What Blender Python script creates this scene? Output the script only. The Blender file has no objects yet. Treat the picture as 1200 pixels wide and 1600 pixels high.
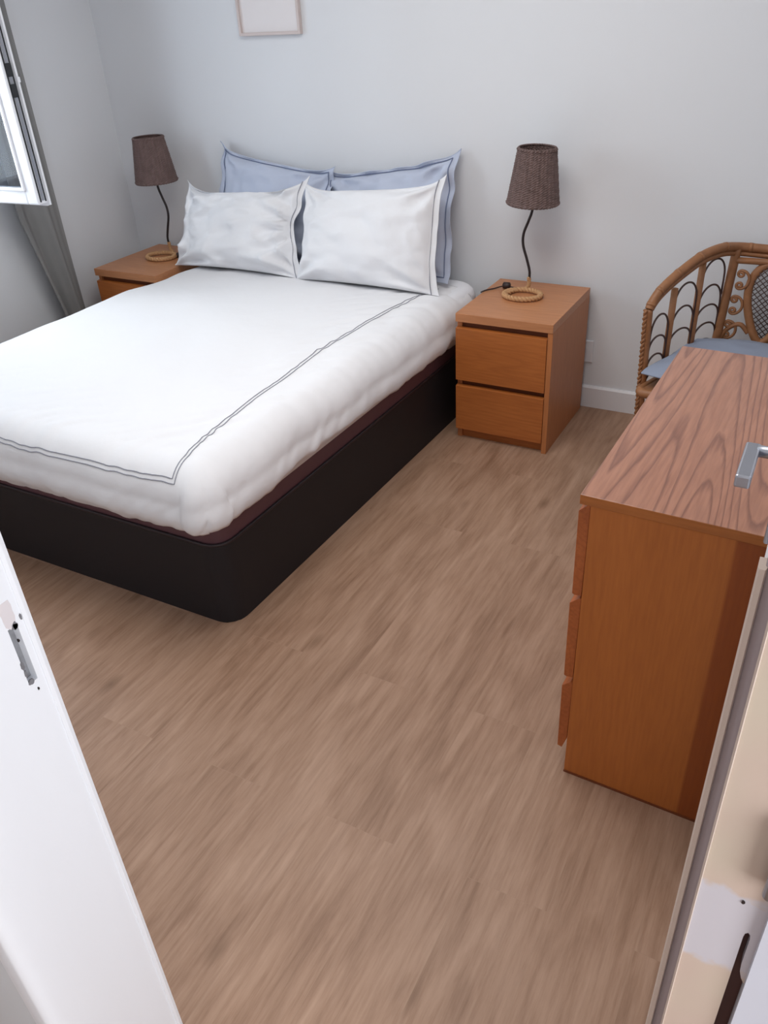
import bpy, bmesh, math, random
from mathutils import Vector, Matrix, noise
random.seed(4)
PI = math.pi
sc = bpy.context.scene
C = sc.collection

# ------------------------------------------------------------------ camera
cam_d = bpy.data.cameras.new('camera'); cam = bpy.data.objects.new('camera', cam_d); C.objects.link(cam)
yaw, pitch, roll = -0.523855, 0.569847, -0.0609256
f = Vector((math.sin(yaw)*math.cos(pitch), math.cos(yaw)*math.cos(pitch), -math.sin(pitch)))
r = Vector((math.cos(yaw), -math.sin(yaw), 0)); u = r.cross(f)
r2 = math.cos(roll)*r + math.sin(roll)*u; u2 = -math.sin(roll)*r + math.cos(roll)*u
cam.matrix_world = Matrix(((r2.x, u2.x, -f.x, 1.266), (r2.y, u2.y, -f.y, -3.366), (r2.z, u2.z, -f.z, 1.6287), (0, 0, 0, 1)))
cam_d.sensor_fit = 'VERTICAL'; cam_d.sensor_height = 36; cam_d.lens = 1264.96*36/1600; cam_d.clip_start = 0.02
sc.camera = cam
# ------------------------------------------------------------------ world, light, exposure
sc.view_settings.view_transform = 'Standard'; sc.view_settings.look = 'None'
sc.view_settings.gamma = 1; sc.view_settings.use_curve_mapping = False
sc.view_settings.exposure = 0.05
w = bpy.data.worlds.new('sky'); sc.world = w; w.use_nodes = True
bg = w.node_tree.nodes['Background']; bg.inputs[0].default_value = (0.72, 0.82, 1, 1); bg.inputs[1].default_value = 0.6

def area(name, loc, direction, sx, sy, power, col, spread=180):
    l = bpy.data.lights.new(name, 'AREA'); l.shape = 'RECTANGLE'; l.size = sx; l.size_y = sy; l.energy = power; l.color = col
    l.spread = math.radians(spread)
    o = bpy.data.objects.new(name, l); C.objects.link(o); o.location = loc
    o.rotation_euler = Vector(direction).to_track_quat('-Z', 'Y').to_euler(); return o
area('window_daylight', (-2.42, -1.40, 1.5), (1, 0, -0.04), 1.0, 1.15, 34, (0.86, 0.95, 1.0))
area('added_ceiling_fill', (0.15, -1.6, 2.44), (0, 0, -1), 1.2, 1.2, 25, (1.0, 0.985, 0.96))  # added soft fill under the ceiling, standing in for bounced light; no fitting
area('hall_daylight', (2.55, -3.75, 1.25), (-1, 0.12, -0.05), 0.9, 1.6, 31, (0.93, 0.97, 1.0))
area('added_hall_fill', (0.6, -4.1, 2.44), (0, 0, -1), 0.6, 0.6, 5, (1.0, 0.9, 0.82))  # unseen fill added on the hall side to lift faces towards the doorway

# ------------------------------------------------------------------ helpers
def s2l(c):
    return tuple((x/255/12.92 if x/255 <= .04045 else ((x/255+.055)/1.055)**2.4) for x in c)
def mat(name, rgb, rough=.6, metal=0, bump=0, bscale=60, bdist=.002, spec=.5, var=0, vscale=8, sheen=0, stretch=(1,1,1)):
    m = bpy.data.materials.new(name); m.use_nodes = True; nt = m.node_tree; b = nt.nodes['Principled BSDF']
    col = (*s2l(rgb), 1)
    b.inputs['Base Color'].default_value = col; b.inputs['Roughness'].default_value = rough; b.inputs['Metallic'].default_value = metal
    b.inputs['Specular IOR Level'].default_value = spec
    if sheen: b.inputs['Sheen Weight'].default_value = sheen
    tc = nt.nodes.new('ShaderNodeTexCoord'); mp = nt.nodes.new('ShaderNodeMapping'); mp.inputs['Scale'].default_value = stretch
    nt.links.new(tc.outputs['Object'], mp.inputs['Vector'])
    if var:
        n = nt.nodes.new('ShaderNodeTexNoise'); n.inputs['Scale'].default_value = vscale; n.inputs['Detail'].default_value = 5
        nt.links.new(mp.outputs[0], n.inputs['Vector'])
        mx = nt.nodes.new('ShaderNodeMix'); mx.data_type = 'RGBA'
        mx.inputs['A'].default_value = (*[c*(1-var) for c in col[:3]], 1); mx.inputs['B'].default_value = (*[min(1, c*(1+var)) for c in col[:3]], 1)
        nt.links.new(n.outputs['Fac'], mx.inputs['Factor']); nt.links.new(mx.outputs['Result'], b.inputs['Base Color'])
    if bump:
        n2 = nt.nodes.new('ShaderNodeTexNoise'); n2.inputs['Scale'].default_value = bscale; n2.inputs['Detail'].default_value = 4
        nt.links.new(mp.outputs[0], n2.inputs['Vector'])
        bp = nt.nodes.new('ShaderNodeBump'); bp.inputs['Strength'].default_value = bump; bp.inputs['Distance'].default_value = bdist
        nt.links.new(n2.outputs['Fac'], bp.inputs['Height']); nt.links.new(bp.outputs[0], b.inputs['Normal'])
    return m
def ramp(nt, stops):
    n = nt.nodes.new('ShaderNodeValToRGB'); e = n.color_ramp.elements
    while len(e) < len(stops): e.new(.5)
    for i, (p, c) in enumerate(stops): e[i].position = p; e[i].color = (*s2l(c), 1)
    return n
def mesh_obj(name, bm, m, parent=None, smooth=False, recalc=True):
    if recalc: bmesh.ops.recalc_face_normals(bm, faces=bm.faces)
    me = bpy.data.meshes.new(name); bm.to_mesh(me); bm.free()
    if smooth:
        for p in me.polygons: p.use_smooth = True
    ms = m if isinstance(m, (list, tuple)) else [m]
    for x in ms: me.materials.append(x)
    o = bpy.data.objects.new(name, me); C.objects.link(o)
    if parent: o.parent = parent
    return o
def tag(o, label, cat=None, group=None):
    o['label'] = label
    if cat: o['category'] = cat
    if group: o['group'] = group
    return o
def struct(o): o['kind'] = 'structure'; return o
def empty(name, loc, rz=0, label=None, cat=None, group=None):
    o = bpy.data.objects.new(name, None); C.objects.link(o); o.location = loc; o.rotation_euler = (0, 0, rz); o.empty_display_size = .05
    if label: tag(o, label, cat, group)
    return o
def box(bm, x0, x1, y0, y1, z0, z1, bev=0, seg=2, mi=0):
    t = bmesh.new()
    vs = [t.verts.new((x, y, z)) for x in (x0, x1) for y in (y0, y1) for z in (z0, z1)]
    for q in ((0,1,3,2),(4,6,7,5),(0,4,5,1),(2,3,7,6),(0,2,6,4),(1,5,7,3)): t.faces.new([vs[i] for i in q])
    if bev: bmesh.ops.bevel(t, geom=t.edges[:], offset=bev, segments=seg, affect='EDGES', profile=.5)
    merge(bm, t, mi); return bm
def merge(bm, t, mi=0):
    bmesh.ops.recalc_face_normals(t, faces=t.faces)
    mp = {v: bm.verts.new(v.co) for v in t.verts}
    for f_ in t.faces:
        g = bm.faces.new([mp[v] for v in f_.verts]); g.material_index = mi
    t.free()
def prism(bm, pts, axis, a0, a1, bev=0, mi=0):
    """pts: 2-D polygon; axis 'x','y','z' is the extrusion axis"""
    t = bmesh.new()
    def P(p, a): return {'z': (p[0], p[1], a), 'y': (p[0], a, p[1]), 'x': (a, p[0], p[1])}[axis]
    A = [t.verts.new(P(p, a0)) for p in pts]; B = [t.verts.new(P(p, a1)) for p in pts]
    t.faces.new(A); t.faces.new(B)
    n = len(pts)
    for i in range(n): t.faces.new((A[i], A[(i+1) % n], B[(i+1) % n], B[i]))
    if bev: bmesh.ops.bevel(t, geom=t.edges[:], offset=bev, segments=2, affect='EDGES', profile=.5)
    merge(bm, t, mi); return bm
def catmull(pts, n=8, closed=False):
    P = [Vector(p) for p in pts]; out = []
    m = len(P); rng = m if closed else m-1
    for i in range(rng):
        g = lambda k: P[k % m] if closed else P[max(0, min(m-1, k))]
        p0, p1, p2, p3 = g(i-1), g(i), g(i+1), g(i+2)
        for j in range(n):
            t = j/n
            out.append(.5*((2*p1)+(p2-p0)*t+(2*p0-5*p1+4*p2-p3)*t*t+(3*p1-p0-3*p2+p3)*t**3))
    if not closed: out.append(P[-1])
    return out
def tube(bm, path, rad, sides=10, closed=False, flat=None, up=None):
    """swept tube; rad a number or function of t; flat=(a,b) elliptic section"""
    P = [Vector(p) for p in path]; n = len(P); rings = []
    prev = None
    for i, p in enumerate(P):
        if closed: d = P[(i+1) % n]-P[i-1]
        else: d = P[min(i+1, n-1)]-P[max(i-1, 0)]
        d.normalize()
        if prev is None:
            ref = Vector(up) if up else (Vector((0, 0, 1)) if abs(d.z) < .9 else Vector((1, 0, 0)))
        else: ref = prev
        if up: ref = Vector(up)
        a = (ref - d*ref.dot(d)).normalized(); b = d.cross(a); prev = a
        rr = rad(i/(n-1)) if callable(rad) else rad
        fa, fb = flat if flat else (1, 1)
        rings.append([bm.verts.new(p + a*rr*fa*math.cos(2*PI*k/sides) + b*rr*fb*math.sin(2*PI*k/sides)) for k in range(sides)])
    m = n if closed else n-1
    for i in range(m):
        A, B = rings[i], rings[(i+1) % n]
        for k in range(sides): bm.faces.new((A[k], A[(k+1) % sides], B[(k+1) % sides], B[k]))
    if not closed:
        bm.faces.new(rings[0][::-1]); bm.faces.new(rings[-1])
    return bm
def twist(bm, path, R, rs, turns, strands=2, sides=7, closed=False):
    """rope: strands wound round a path"""
    P = [Vector(p) for p in path]; n = len(P)
    for s in range(strands):
        pts = []
        prev = None
        for i, p in enumerate(P):
            d = (P[(i+1) % n]-P[i-1]) if closed else (P[min(i+1, n-1)]-P[max(i-1, 0)])
            d.normalize()
            ref = prev if prev is not None else (Vector((0, 0, 1)) if abs(d.z) < .9 else Vector((1, 0, 0)))
            if closed: ref = Vector((0, 0, 1))
            a = (ref-d*ref.dot(d)).normalized(); b = d.cross(a); prev = a
            ang = 2*PI*(turns*i/n + s/strands)
            pts.append(p+a*R*math.cos(ang)+b*R*math.sin(ang))
        tube(bm, pts, rs, sides, closed)

# ------------------------------------------------------------------ materials
def wood(name, base, dark, light, axis='y', scale=1.0, rough=.42, fig=.5, seed=0, stripe=None, coat=.0):
    """veneer: long streaks plus cathedral figure along an axis of the object"""
    m = bpy.data.materials.new(name); m.use_nodes = True; nt = m.node_tree; b = nt.nodes['Principled BSDF']; L = nt.links.new
    tc = nt.nodes.new('ShaderNodeTexCoord'); mp = nt.nodes.new('ShaderNodeMapping')
    st = {'x': (.07, 1, 1), 'y': (1, .07, 1), 'z': (1, 1, .07)}[axis]
    mp.inputs['Scale'].default_value = tuple(scale*s for s in st); mp.inputs['Location'].default_value = (seed*3.1, seed*1.7, seed*.9)
    L(tc.outputs['Object'], mp.inputs['Vector'])
    fine = nt.nodes.new('ShaderNodeTexNoise'); fine.inputs['Scale'].default_value = 130; fine.inputs['Detail'].default_value = 6
    broad = nt.nodes.new('ShaderNodeTexNoise'); broad.inputs['Scale'].default_value = 9; broad.inputs['Detail'].default_value = 3
    L(mp.outputs[0], fine.inputs['Vector']); L(mp.outputs[0], broad.inputs['Vector'])
    # contour lines of a smooth field = growth rings cut at a slant
    mp2 = nt.nodes.new('ShaderNodeMapping'); st2 = {'x': (.075, 1, 1), 'y': (1, .075, 1), 'z': (1, 1, .075)}[axis]
    mp2.inputs['Scale'].default_value = tuple(scale*s for s in st2); mp2.inputs['Location'].default_value = (seed*2.3+.4, seed*1.1, seed*.4)
    L(tc.outputs['Object'], mp2.inputs['Vector'])
    fld = nt.nodes.new('ShaderNodeTexNoise'); fld.inputs['Scale'].default_value = 4.8; fld.inputs['Detail'].default_value = 1.2; fld.inputs['Roughness'].default_value = .35
    L(mp2.outputs[0], fld.inputs['Vector'])
    mu = nt.nodes.new('ShaderNodeMath'); mu.operation = 'MULTIPLY'; mu.inputs[1].default_value = 36
    L(fld.outputs['Fac'], mu.inputs[0])
    ad = nt.nodes.new('ShaderNodeMath'); ad.operation = 'MULTIPLY_ADD'; ad.inputs[1].default_value = .38
    L(fine.outputs['Fac'], ad.inputs[0]); L(mu.outputs[0], ad.inputs[2])
    fr = nt.nodes.new('ShaderNodeMath'); fr.operation = 'FRACT'; L(ad.outputs[0], fr.inputs[0])
    rg = nt.nodes.new('ShaderNodeValToRGB'); e = rg.color_ramp.elements
    e[0].position = 0; e[0].color = (1, 1, 1, 1); e[1].position = .3; e[1].color = (0, 0, 0, 1)
    x = e.new(.9); x.color = (0, 0, 0, 1); x = e.new(1); x.color = (.9, .9, .9, 1)
    L(fr.outputs[0], rg.inputs[0])
    r1 = ramp(nt, [(.3, base), (.7, light)]); L(broad.outputs['Fac'], r1.inputs[0])
    r2_ = ramp(nt, [(.35, dark), (.62, light)]); L(fine.outputs['Fac'], r2_.inputs[0])
    m1 = nt.nodes.new('ShaderNodeMix'); m1.data_type = 'RGBA'; m1.inputs['Factor'].default_value = .3
    L(r1.outputs[0], m1.inputs['A']); L(r2_.outputs[0], m1.inputs['B'])
    fm = nt.nodes.new('ShaderNodeMath'); fm.operation = 'MULTIPLY'; fm.inputs[1].default_value = fig; L(rg.outputs[0], fm.inputs[0])
    m2 = nt.nodes.new('ShaderNodeMix'); m2.data_type = 'RGBA'; L(fm.outputs[0], m2.inputs['Factor']); L(m1.outputs['Result'], m2.inputs['A'])
    m2.inputs['B'].default_value = (*s2l(dark), 1)
    out = m2.outputs['Result']
    if stripe:   # a darker strip of veneer beyond a given x of the object
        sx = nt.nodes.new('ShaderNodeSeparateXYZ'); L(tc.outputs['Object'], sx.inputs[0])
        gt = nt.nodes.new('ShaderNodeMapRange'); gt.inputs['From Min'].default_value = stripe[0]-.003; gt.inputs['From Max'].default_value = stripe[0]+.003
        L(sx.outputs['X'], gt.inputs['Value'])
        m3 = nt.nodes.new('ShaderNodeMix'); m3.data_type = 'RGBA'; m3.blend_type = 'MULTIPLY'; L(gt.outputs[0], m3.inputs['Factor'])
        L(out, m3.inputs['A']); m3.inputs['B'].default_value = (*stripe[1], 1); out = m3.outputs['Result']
    L(out, b.inputs['Base Color']); b.inputs['Roughness'].default_value = rough; b.inputs['Coat Weight'].default_value = coat; b.inputs['Coat Roughness'].default_value = .3
    bp = nt.nodes.new('ShaderNodeBump'); bp.inputs['Strength'].default_value = .12; bp.inputs['Distance'].default_value = .001
    L(fine.outputs['Fac'], bp.inputs['Height']); L(bp.outputs[0], b.inputs['Normal'])
    return m

def floor_material():
    m = bpy.data.materials.new('oak_plank_floor'); m.use_nodes = True; nt = m.node_tree; b = nt.nodes['Principled BSDF']; L = nt.links.new
    N = lambda t, **k: nt.nodes.new(t)
    tc = N('ShaderNodeTexCoord')
    mp = N('ShaderNodeMapping'); mp.inputs['Rotation'].default_value = (0, 0, PI/2); mp.inputs['Location'].default_value = (.05, .045, 0)
    L(tc.outputs['Object'], mp.inputs['Vector'])
    bk = N('ShaderNodeTexBrick'); bk.offset = .37; bk.inputs['Scale'].default_value = 1
    bk.inputs['Brick Width'].default_value = 1.22; bk.inputs['Row Height'].default_value = .18; bk.inputs['Mortar Size'].default_value = .0006
    bk.inputs['Mortar Smooth'].default_value = .4
    bk.inputs['Color1'].default_value = (0, 0, 0, 1); bk.inputs['Color2'].default_value = (1, 1, 1, 1); bk.inputs['Mortar'].default_value = (.5, .5, .5, 1)
    L(mp.outputs[0], bk.inputs['Vector'])
    # per-plank offset of the grain
    sv = N('ShaderNodeVectorMath'); sv.operation = 'MULTIPLY_ADD'; sv.inputs[1].default_value = (3, 7, 5)
    L(bk.outputs['Color'], sv.inputs[0]); L(tc.outputs['Object'], sv.inputs[2])
    def stretched(sy):
        q = N('ShaderNodeMapping'); q.inputs['Scale'].default_value = (1, sy, 1); L(sv.outputs[0], q.inputs['Vector']); return q
    q1 = stretched(.06); n1 = N('ShaderNodeTexNoise'); n1.inputs['Scale'].default_value = 70; n1.inputs['Detail'].default_value = 8; n1.inputs['Roughness'].default_value = .72
    L(q1.outputs[0], n1.inputs['Vector'])
    q2 = stretched(.26); n2 = N('ShaderNodeTexNoise'); n2.inputs['Scale'].default_value = 13; n2.inputs['Detail'].default_value = 4; n2.inputs['Distortion'].default_value = .8
    L(q2.outputs[0], n2.inputs['Vector'])
    q3 = stretched(.45); vo = N('ShaderNodeTexVoronoi'); vo.inputs['Scale'].default_value = 5.5; L(q3.outputs[0], vo.inputs['Vector'])
    kn = N('ShaderNodeMapRange'); kn.inputs['From Min'].default_value = .01; kn.inputs['From Max'].default_value = .13; kn.inputs['To Min'].default_value = 1; kn.inputs['To Max'].default_value = 0
    L(vo.outputs['Distance'], kn.inputs['Value'])
    base = ramp(nt, [(.32, (136, 102, 80)), (.5, (162, 128, 105)), (.70, (180, 147, 124))]); L(n1.outputs['Fac'], base.inputs[0])
    b2 = ramp(nt, [(.34, (126, 94, 71)), (.5, (162, 129, 105)), (.66, (184, 152, 129))]); L(n2.outputs['Fac'], b2.inputs[0])
    mx = N('ShaderNodeMix'); mx.data_type = 'RGBA'; mx.inputs['Factor'].default_value = .36
    L(base.outputs[0], mx.inputs['A']); L(b2.outputs[0], mx.inputs['B'])
    tint = ramp(nt, [(0, (249, 248, 247)), (1, (255, 255, 255))]); L(bk.outputs['Color'], tint.inputs[0])
    m2 = N('ShaderNodeMix'); m2.data_type = 'RGBA'; m2.blend_type = 'MULTIPLY'; m2.inputs['Factor'].default_value = 1
    L(mx.outputs['Result'], m2.inputs['A']); L(tint.outputs[0], m2.inputs['B'])
    kf = N('ShaderNodeMath'); kf.operation = 'MULTIPLY'; kf.inputs[1].default_value = .75; L(kn.outputs[0], kf.inputs[0])
    m3 = N('ShaderNodeMix'); m3.data_type = 'RGBA'; L(kf.outputs[0], m3.inputs['Factor']); L(m2.outputs['Result'], m3.inputs['A'])
    m3.inputs['B'].default_value = (*s2l((112, 82, 60)), 1)
    m4 = N('ShaderNodeMix'); m4.data_type = 'RGBA'; L(bk.outputs['Fac'], m4.inputs['Factor']); L(m3.outputs['Result'], m4.inputs['A'])
    m4.inputs['B'].default_value = (*s2l((160, 129, 106)), 1)
    L(m4.outputs['Result'], b.inputs['Base Color']); b.inputs['Roughness'].default_value = .5; b.inputs['Specular IOR Level'].default_value = .4
    bp = N('ShaderNodeBump'); bp.inputs['Strength'].default_value = .1; bp.inputs['Distance'].default_value = .001
    L(n1.outputs['Fac'], bp.inputs['Height']); L(bp.outputs[0], b.inputs['Normal'])
    return m

M = {}
M['wall'] = mat('wall_paint', (222, 223, 226), .85, bump=.15, bscale=180, bdist=.0006)
M['ceil'] = mat('ceiling_paint', (232, 231, 230), .9)
M['floor'] = floor_material()
M['base'] = mat('baseboard_paint', (226, 225, 228), .5)
M['jamb'] = mat('glossy_white_paint', (242, 243, 248), .38)
M['duvet'] = mat('white_cotton', (232, 231, 233), .85, bump=.35, bscale=14, bdist=.006)
M['sheet'] = mat('white_sheet_cotton', (236, 236, 240), .85, bump=.2, bscale=30, bdist=.003)
M['pillow'] = mat('white_pillow_cotton', (230, 230, 233), .85, bump=.45, bscale=13, bdist=.007)
M['blue'] = mat('pale_blue_cotton', (186, 193, 211), .85, bump=.3, bscale=26, bdist=.003, sheen=.1)
M['blueline'] = mat('slate_blue_piping', (112, 122, 150), .8)
M['grey_line'] = mat('grey_embroidery', (142, 143, 153), .8)
M['black'] = mat('black_fabric', (34, 31, 34), .55, bump=.1, bscale=300, bdist=.0005, spec=.3)
M['maroon'] = mat('dark_brown_upholstery', (92, 60, 66), .55, bump=.15, bscale=200, bdist=.0006)
M['rim'] = mat('dark_piping', (38, 26, 30), .5)
M['metal'] = mat('brushed_metal', (172, 174, 182), .35, .9)
M['wire'] = mat('dark_iron', (44, 34, 34), .5, .3)
M['plastic'] = mat('dark_brown_plastic', (48, 30, 26), .5)
M['curtain'] = mat('grey_linen', (136, 135, 134), .9, bump=.3, bscale=250, bdist=.0006, var=.06, vscale=12)
M['pvc'] = mat('white_window_pvc', (240, 241, 246), .3)
M['gasket'] = mat('black_gasket', (38, 40, 44), .6)
M['frame'] = mat('pale_pink_wood_frame', (206, 192, 188), .6)
M['print'] = mat('pale_paper', (228, 222, 222), .7, var=.03, vscale=5)
M['socket'] = mat('white_plastic', (226, 226, 230), .4)
M['shade'] = mat('dark_wicker', (104, 84, 80), .8, var=.5, vscale=70, bump=.4, bscale=200, bdist=.001, stretch=(1, 1, .25))
M['rope'] = mat('natural_rope', (190, 146, 104), .85, var=.2, vscale=120)
M['rattan'] = mat('rattan_cane', (146, 98, 62), .5, var=.28, vscale=35, bump=.2, bscale=120, bdist=.0008)
M['rattan_dark'] = mat('dark_rattan_core', (74, 52, 46), .5, var=.2, vscale=60)
M['cushion'] = mat('blue_grey_cushion_cotton', (142, 150, 168), .9, bump=.3, bscale=30, bdist=.003)
M['wood_top'] = wood('sky_tinted_oak_veneer_top', (164, 112, 88), (112, 70, 56), (172, 122, 98), 'y', 1.0, .34, .8, seed=2.2, coat=.2)  # orange veneer desaturated: the sky's reflection on the gloss is in the colour
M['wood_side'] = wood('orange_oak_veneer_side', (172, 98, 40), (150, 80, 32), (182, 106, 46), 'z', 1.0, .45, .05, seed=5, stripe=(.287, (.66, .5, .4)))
M['wood_front'] = wood('orange_oak_veneer_front', (160, 84, 38), (126, 60, 26), (176, 96, 46), 'y', 1.0, .45, .25, seed=7)
M['wood_edge'] = wood('orange_edge_banding', (158, 92, 40), (134, 76, 30), (176, 104, 48), 'x', 1.0, .45, .05, seed=6)
M['night_top'] = wood('nightstand_top_veneer', (186, 124, 82), (154, 98, 64), (192, 132, 90), 'x', 1.0, .4, .15, seed=3)
M['night_front'] = wood('nightstand_front_veneer', (172, 98, 44), (140, 74, 32), (182, 108, 52), 'x', 1.0, .45, .22, seed=9)
M['night_side'] = wood('nightstand_side_veneer', (180, 114, 66), (152, 90, 50), (188, 120, 72), 'z', 1.0, .45, .15, seed=4)
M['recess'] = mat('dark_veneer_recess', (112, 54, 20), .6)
M['dark_wood'] = mat('dark_brown_timber', (84, 52, 48), .7)

def glass():
    m = bpy.data.materials.new('window_glass'); m.use_nodes = True; nt = m.node_tree
    for n in list(nt.nodes): nt.nodes.remove(n)
    o = nt.nodes.new('ShaderNodeOutputMaterial'); mx = nt.nodes.new('ShaderNodeMixShader'); t = nt.nodes.new('ShaderNodeBsdfTransparent')
    g = nt.nodes.new('ShaderNodeBsdfGlossy'); g.inputs['Roughness'].default_value = .02; t.inputs[0].default_value = (.9, .93, .97, 1)
    fr = nt.nodes.new('ShaderNodeFresnel'); fr.inputs[0].default_value = 1.13
    nt.links.new(fr.outputs[0], mx.inputs[0]); nt.links.new(t.outputs[0], mx.inputs[1]); nt.links.new(g.outputs[0], mx.inputs[2]); nt.links.new(mx.outputs[0], o.inputs[0])
    return m
M['glass'] = glass()

def patch_material():
    """cream paint with a filler patch at latch height (object x, z)"""
    m = mat('cream_paint_with_filler', (205, 188, 168), .45); nt = m.node_tree; L = nt.links.new; b = nt.nodes['Principled BSDF']
    tc = nt.nodes['Texture Coordinate']; sp = nt.nodes.new('ShaderNodeSeparateXYZ'); L(tc.outputs['Object'], sp.inputs[0])
    n = nt.nodes.new('ShaderNodeTexNoise'); n.inputs['Scale'].default_value = 55; n.inputs['Detail'].default_value = 4; L(tc.outputs['Object'], n.inputs['Vector'])
    # slanted patch: centre z 1.017 + slope
    sl = nt.nodes.new('ShaderNodeMath'); sl.operation = 'MULTIPLY_ADD'; sl.inputs[1].default_value = .0; L(sp.outputs['X'], sl.inputs[0]); L(sp.outputs['Z'], sl.inputs[2])
    d = nt.nodes.new('ShaderNodeMath'); d.operation = 'SUBTRACT'; d.inputs[1].default_value = 1.018; L(sl.outputs[0], d.inputs[0])
    a = nt.nodes.new('ShaderNodeMath'); a.operation = 'ABSOLUTE'; L(d.outputs[0], a.inputs[0])
    s = nt.nodes.new('ShaderNodeMath'); s.operation = 'MULTIPLY_ADD'; s.inputs[1].default_value = .035; L(n.outputs['Fac'], s.inputs[0]); L(a.outputs[0], s.inputs[2])
    mr = nt.nodes.new('ShaderNodeMapRange'); mr.inputs['From Min'].default_value = .062; mr.inputs['From Max'].default_value = .070; mr.inputs['To Min'].default_value = 1; mr.inputs['To Max'].default_value = 0
    L(s.outputs[0], mr.inputs['Value'])
    n3 = nt.nodes.new('ShaderNodeTexNoise'); n3.inputs['Scale'].default_value = 9; L(tc.outputs['Object'], n3.inputs['Vector'])
    cr = ramp(nt, [(.35, (200, 178, 164)), (.65, (200, 184, 166))]); L(n3.outputs['Fac'], cr.inputs[0])
    mx = nt.nodes.new('ShaderNodeMix'); mx.data_type = 'RGBA'; L(mr.outputs[0], mx.inputs['Factor']); L(cr.outputs[0], mx.inputs['A'])
    mx.inputs['B'].default_value = (*s2l((198, 192, 198)), 1); L(mx.outputs['Result'], b.inputs['Base Color'])
    return m
M['patch'] = patch_material()
M['casing'] = mat('pale_lilac_white_paint', (204, 204, 214), .5)
M['cream'] = mat('cream_door_paint', (206, 188, 176), .45)
M['mauve'] = mat('shaded_rebate_paint', (168, 154, 156), .5)  # darker tone carries the shade of the door channel

# ------------------------------------------------------------------ room shell
XL, XR, YF = -2.13, 1.46, -2.93
bm = bmesh.new(); box(bm, -2.6, 3.2, -4.9, .3, -.05, 0); struct(mesh_obj('floor', bm, M['floor']))
bm = bmesh.new(); box(bm, -2.6, 3.2, -4.9, .3, 2.5, 2.55); struct(mesh_obj('ceiling', bm, M['ceil']))
bm = bmesh.new(); box(bm, -2.43, XR+.15, 0, .15, 0, 2.5); struct(mesh_obj('wall_back', bm, M['wall']))
WY0, WY1, WZ0, WZ1 = -1.92, -.90, .93, 2.13
bm = bmesh.new()
box(bm, XL-.3, XL, WY1, 0, 0, 2.5); box(bm, XL-.3, XL, -4.9, WY0, 0, 2.5)
box(bm, XL-.3, XL, WY0, WY1, 0, WZ0); box(bm, XL-.3, XL, WY0, WY1, WZ1, 2.5)
struct(mesh_obj('wall_left', bm, M['wall']))
bm = bmesh.new(); box(bm, XR, XR+.15, -2.93, 0, 0, 2.5); struct(mesh_obj('wall_right', bm, M['wall']))
# front wall with the doorway
JL, JR = .53, 1.266
bm = bmesh.new(); box(bm, XL, JL-.03, -3.12, YF, 0, 2.5); box(bm, JL-.03, 1.46, -3.12, YF, 2.08, 2.5)
struct(mesh_obj('wall_front', bm, M['wall']))
# hall
bm = bmesh.new(); box(bm, -2.13, 3.2, -4.9, -4.75, 0, 2.5); struct(mesh_obj('wall_hall_rear', bm, M['wall']))
bm = bmesh.new(); box(bm, 2.95, 3.1, -4.75, -2.93, 0, 2.5); struct(mesh_obj('wall_hall_right', bm, M['wall']))
bm = bmesh.new(); box(bm, 1.46, 2.95, -3.0, -2.93, 0, 2.5); struct(mesh_obj('wall_hall_side', bm, M['wall']))

# baseboards
bm = bmesh.new(); prism(bm, [(-.014, 0), (0, 0), (0, .1), (-.008, .1), (-.014, .092)], 'x', XL, XR); struct(mesh_obj('baseboard_back', bm, M['base']))
bm = bmesh.new(); prism(bm, [(XL, 0), (XL+.014, 0), (XL+.014, .092), (XL+.008, .1), (XL, .1)], 'y', -2.93, -.014); struct(mesh_obj('baseboard_left', bm, M['base']))
bm = bmesh.new(); prism(bm, [(XR-.014, 0), (XR, 0), (XR, .1), (XR-.008, .1), (XR-.014, .092)], 'y', -2.92, -.014); struct(mesh_obj('baseboard_right', bm, M['base']))

# window: frame in the opening, closed left leaf, right leaf swung into the room
win = struct(empty('window_1', (XL-.1, (WY0+WY1)/2, WZ0)))
def wpart(name, bm, m, parent=win, smooth=False):
    o = mesh_obj(name, bm, m, parent, smooth); o.matrix_parent_inverse = Matrix.Translation(-Vector(win.location)); return o
fx0, fx1 = XL-.12, XL-.05
bm = bmesh.new()
box(bm, fx0, fx1, WY0, WY0+.05, WZ0, WZ1, .004); box(bm, fx0, fx1, WY1-.05, WY1, WZ0, WZ1, .004)
box(bm, fx0, fx1, WY0+.05, WY1-.05, WZ0, WZ0+.05, .004); box(bm, fx0, fx1, WY0+.05, WY1-.05, WZ1-.05, WZ1, .004)
wpart('window_frame', bm, M['pvc'])
bm = bmesh.new(); box(bm, XL-.05, XL+.03, WY0-.02, WY1+.02, WZ0-.025, WZ0, .004); wpart('window_sill', bm, M['pvc'])
def sash(bm, a0, a1, z0, z1, y0, y1, fw):
    for q in ((a0, a0+fw, z0, z1), (a1-fw, a1, z0, z1), (a0+fw, a1-fw, z0, z0+fw), (a0+fw, a1-fw, z1-fw, z1)):
        box(bm, q[0], q[1], y0, y1, q[2], q[3], .004)
bm = bmesh.new(); tb = bmesh.new(); sash(tb, WY0+.05, (WY0+WY1)/2, WZ0+.05, WZ1-.05, -.025, .025, .07)
for v in tb.verts: v.co = Vector((XL-.07+v.co.y, v.co.x, v.co.z))
merge(bm, tb); ls = wpart('window_sash', bm, M['pvc'])
bm = bmesh.new(); box(bm, XL-.074, XL-.068, WY0+.11, (WY0+WY1)/2-.06, WZ0+.11, WZ1-.11); wpart('pane', bm, M['glass'])
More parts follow.
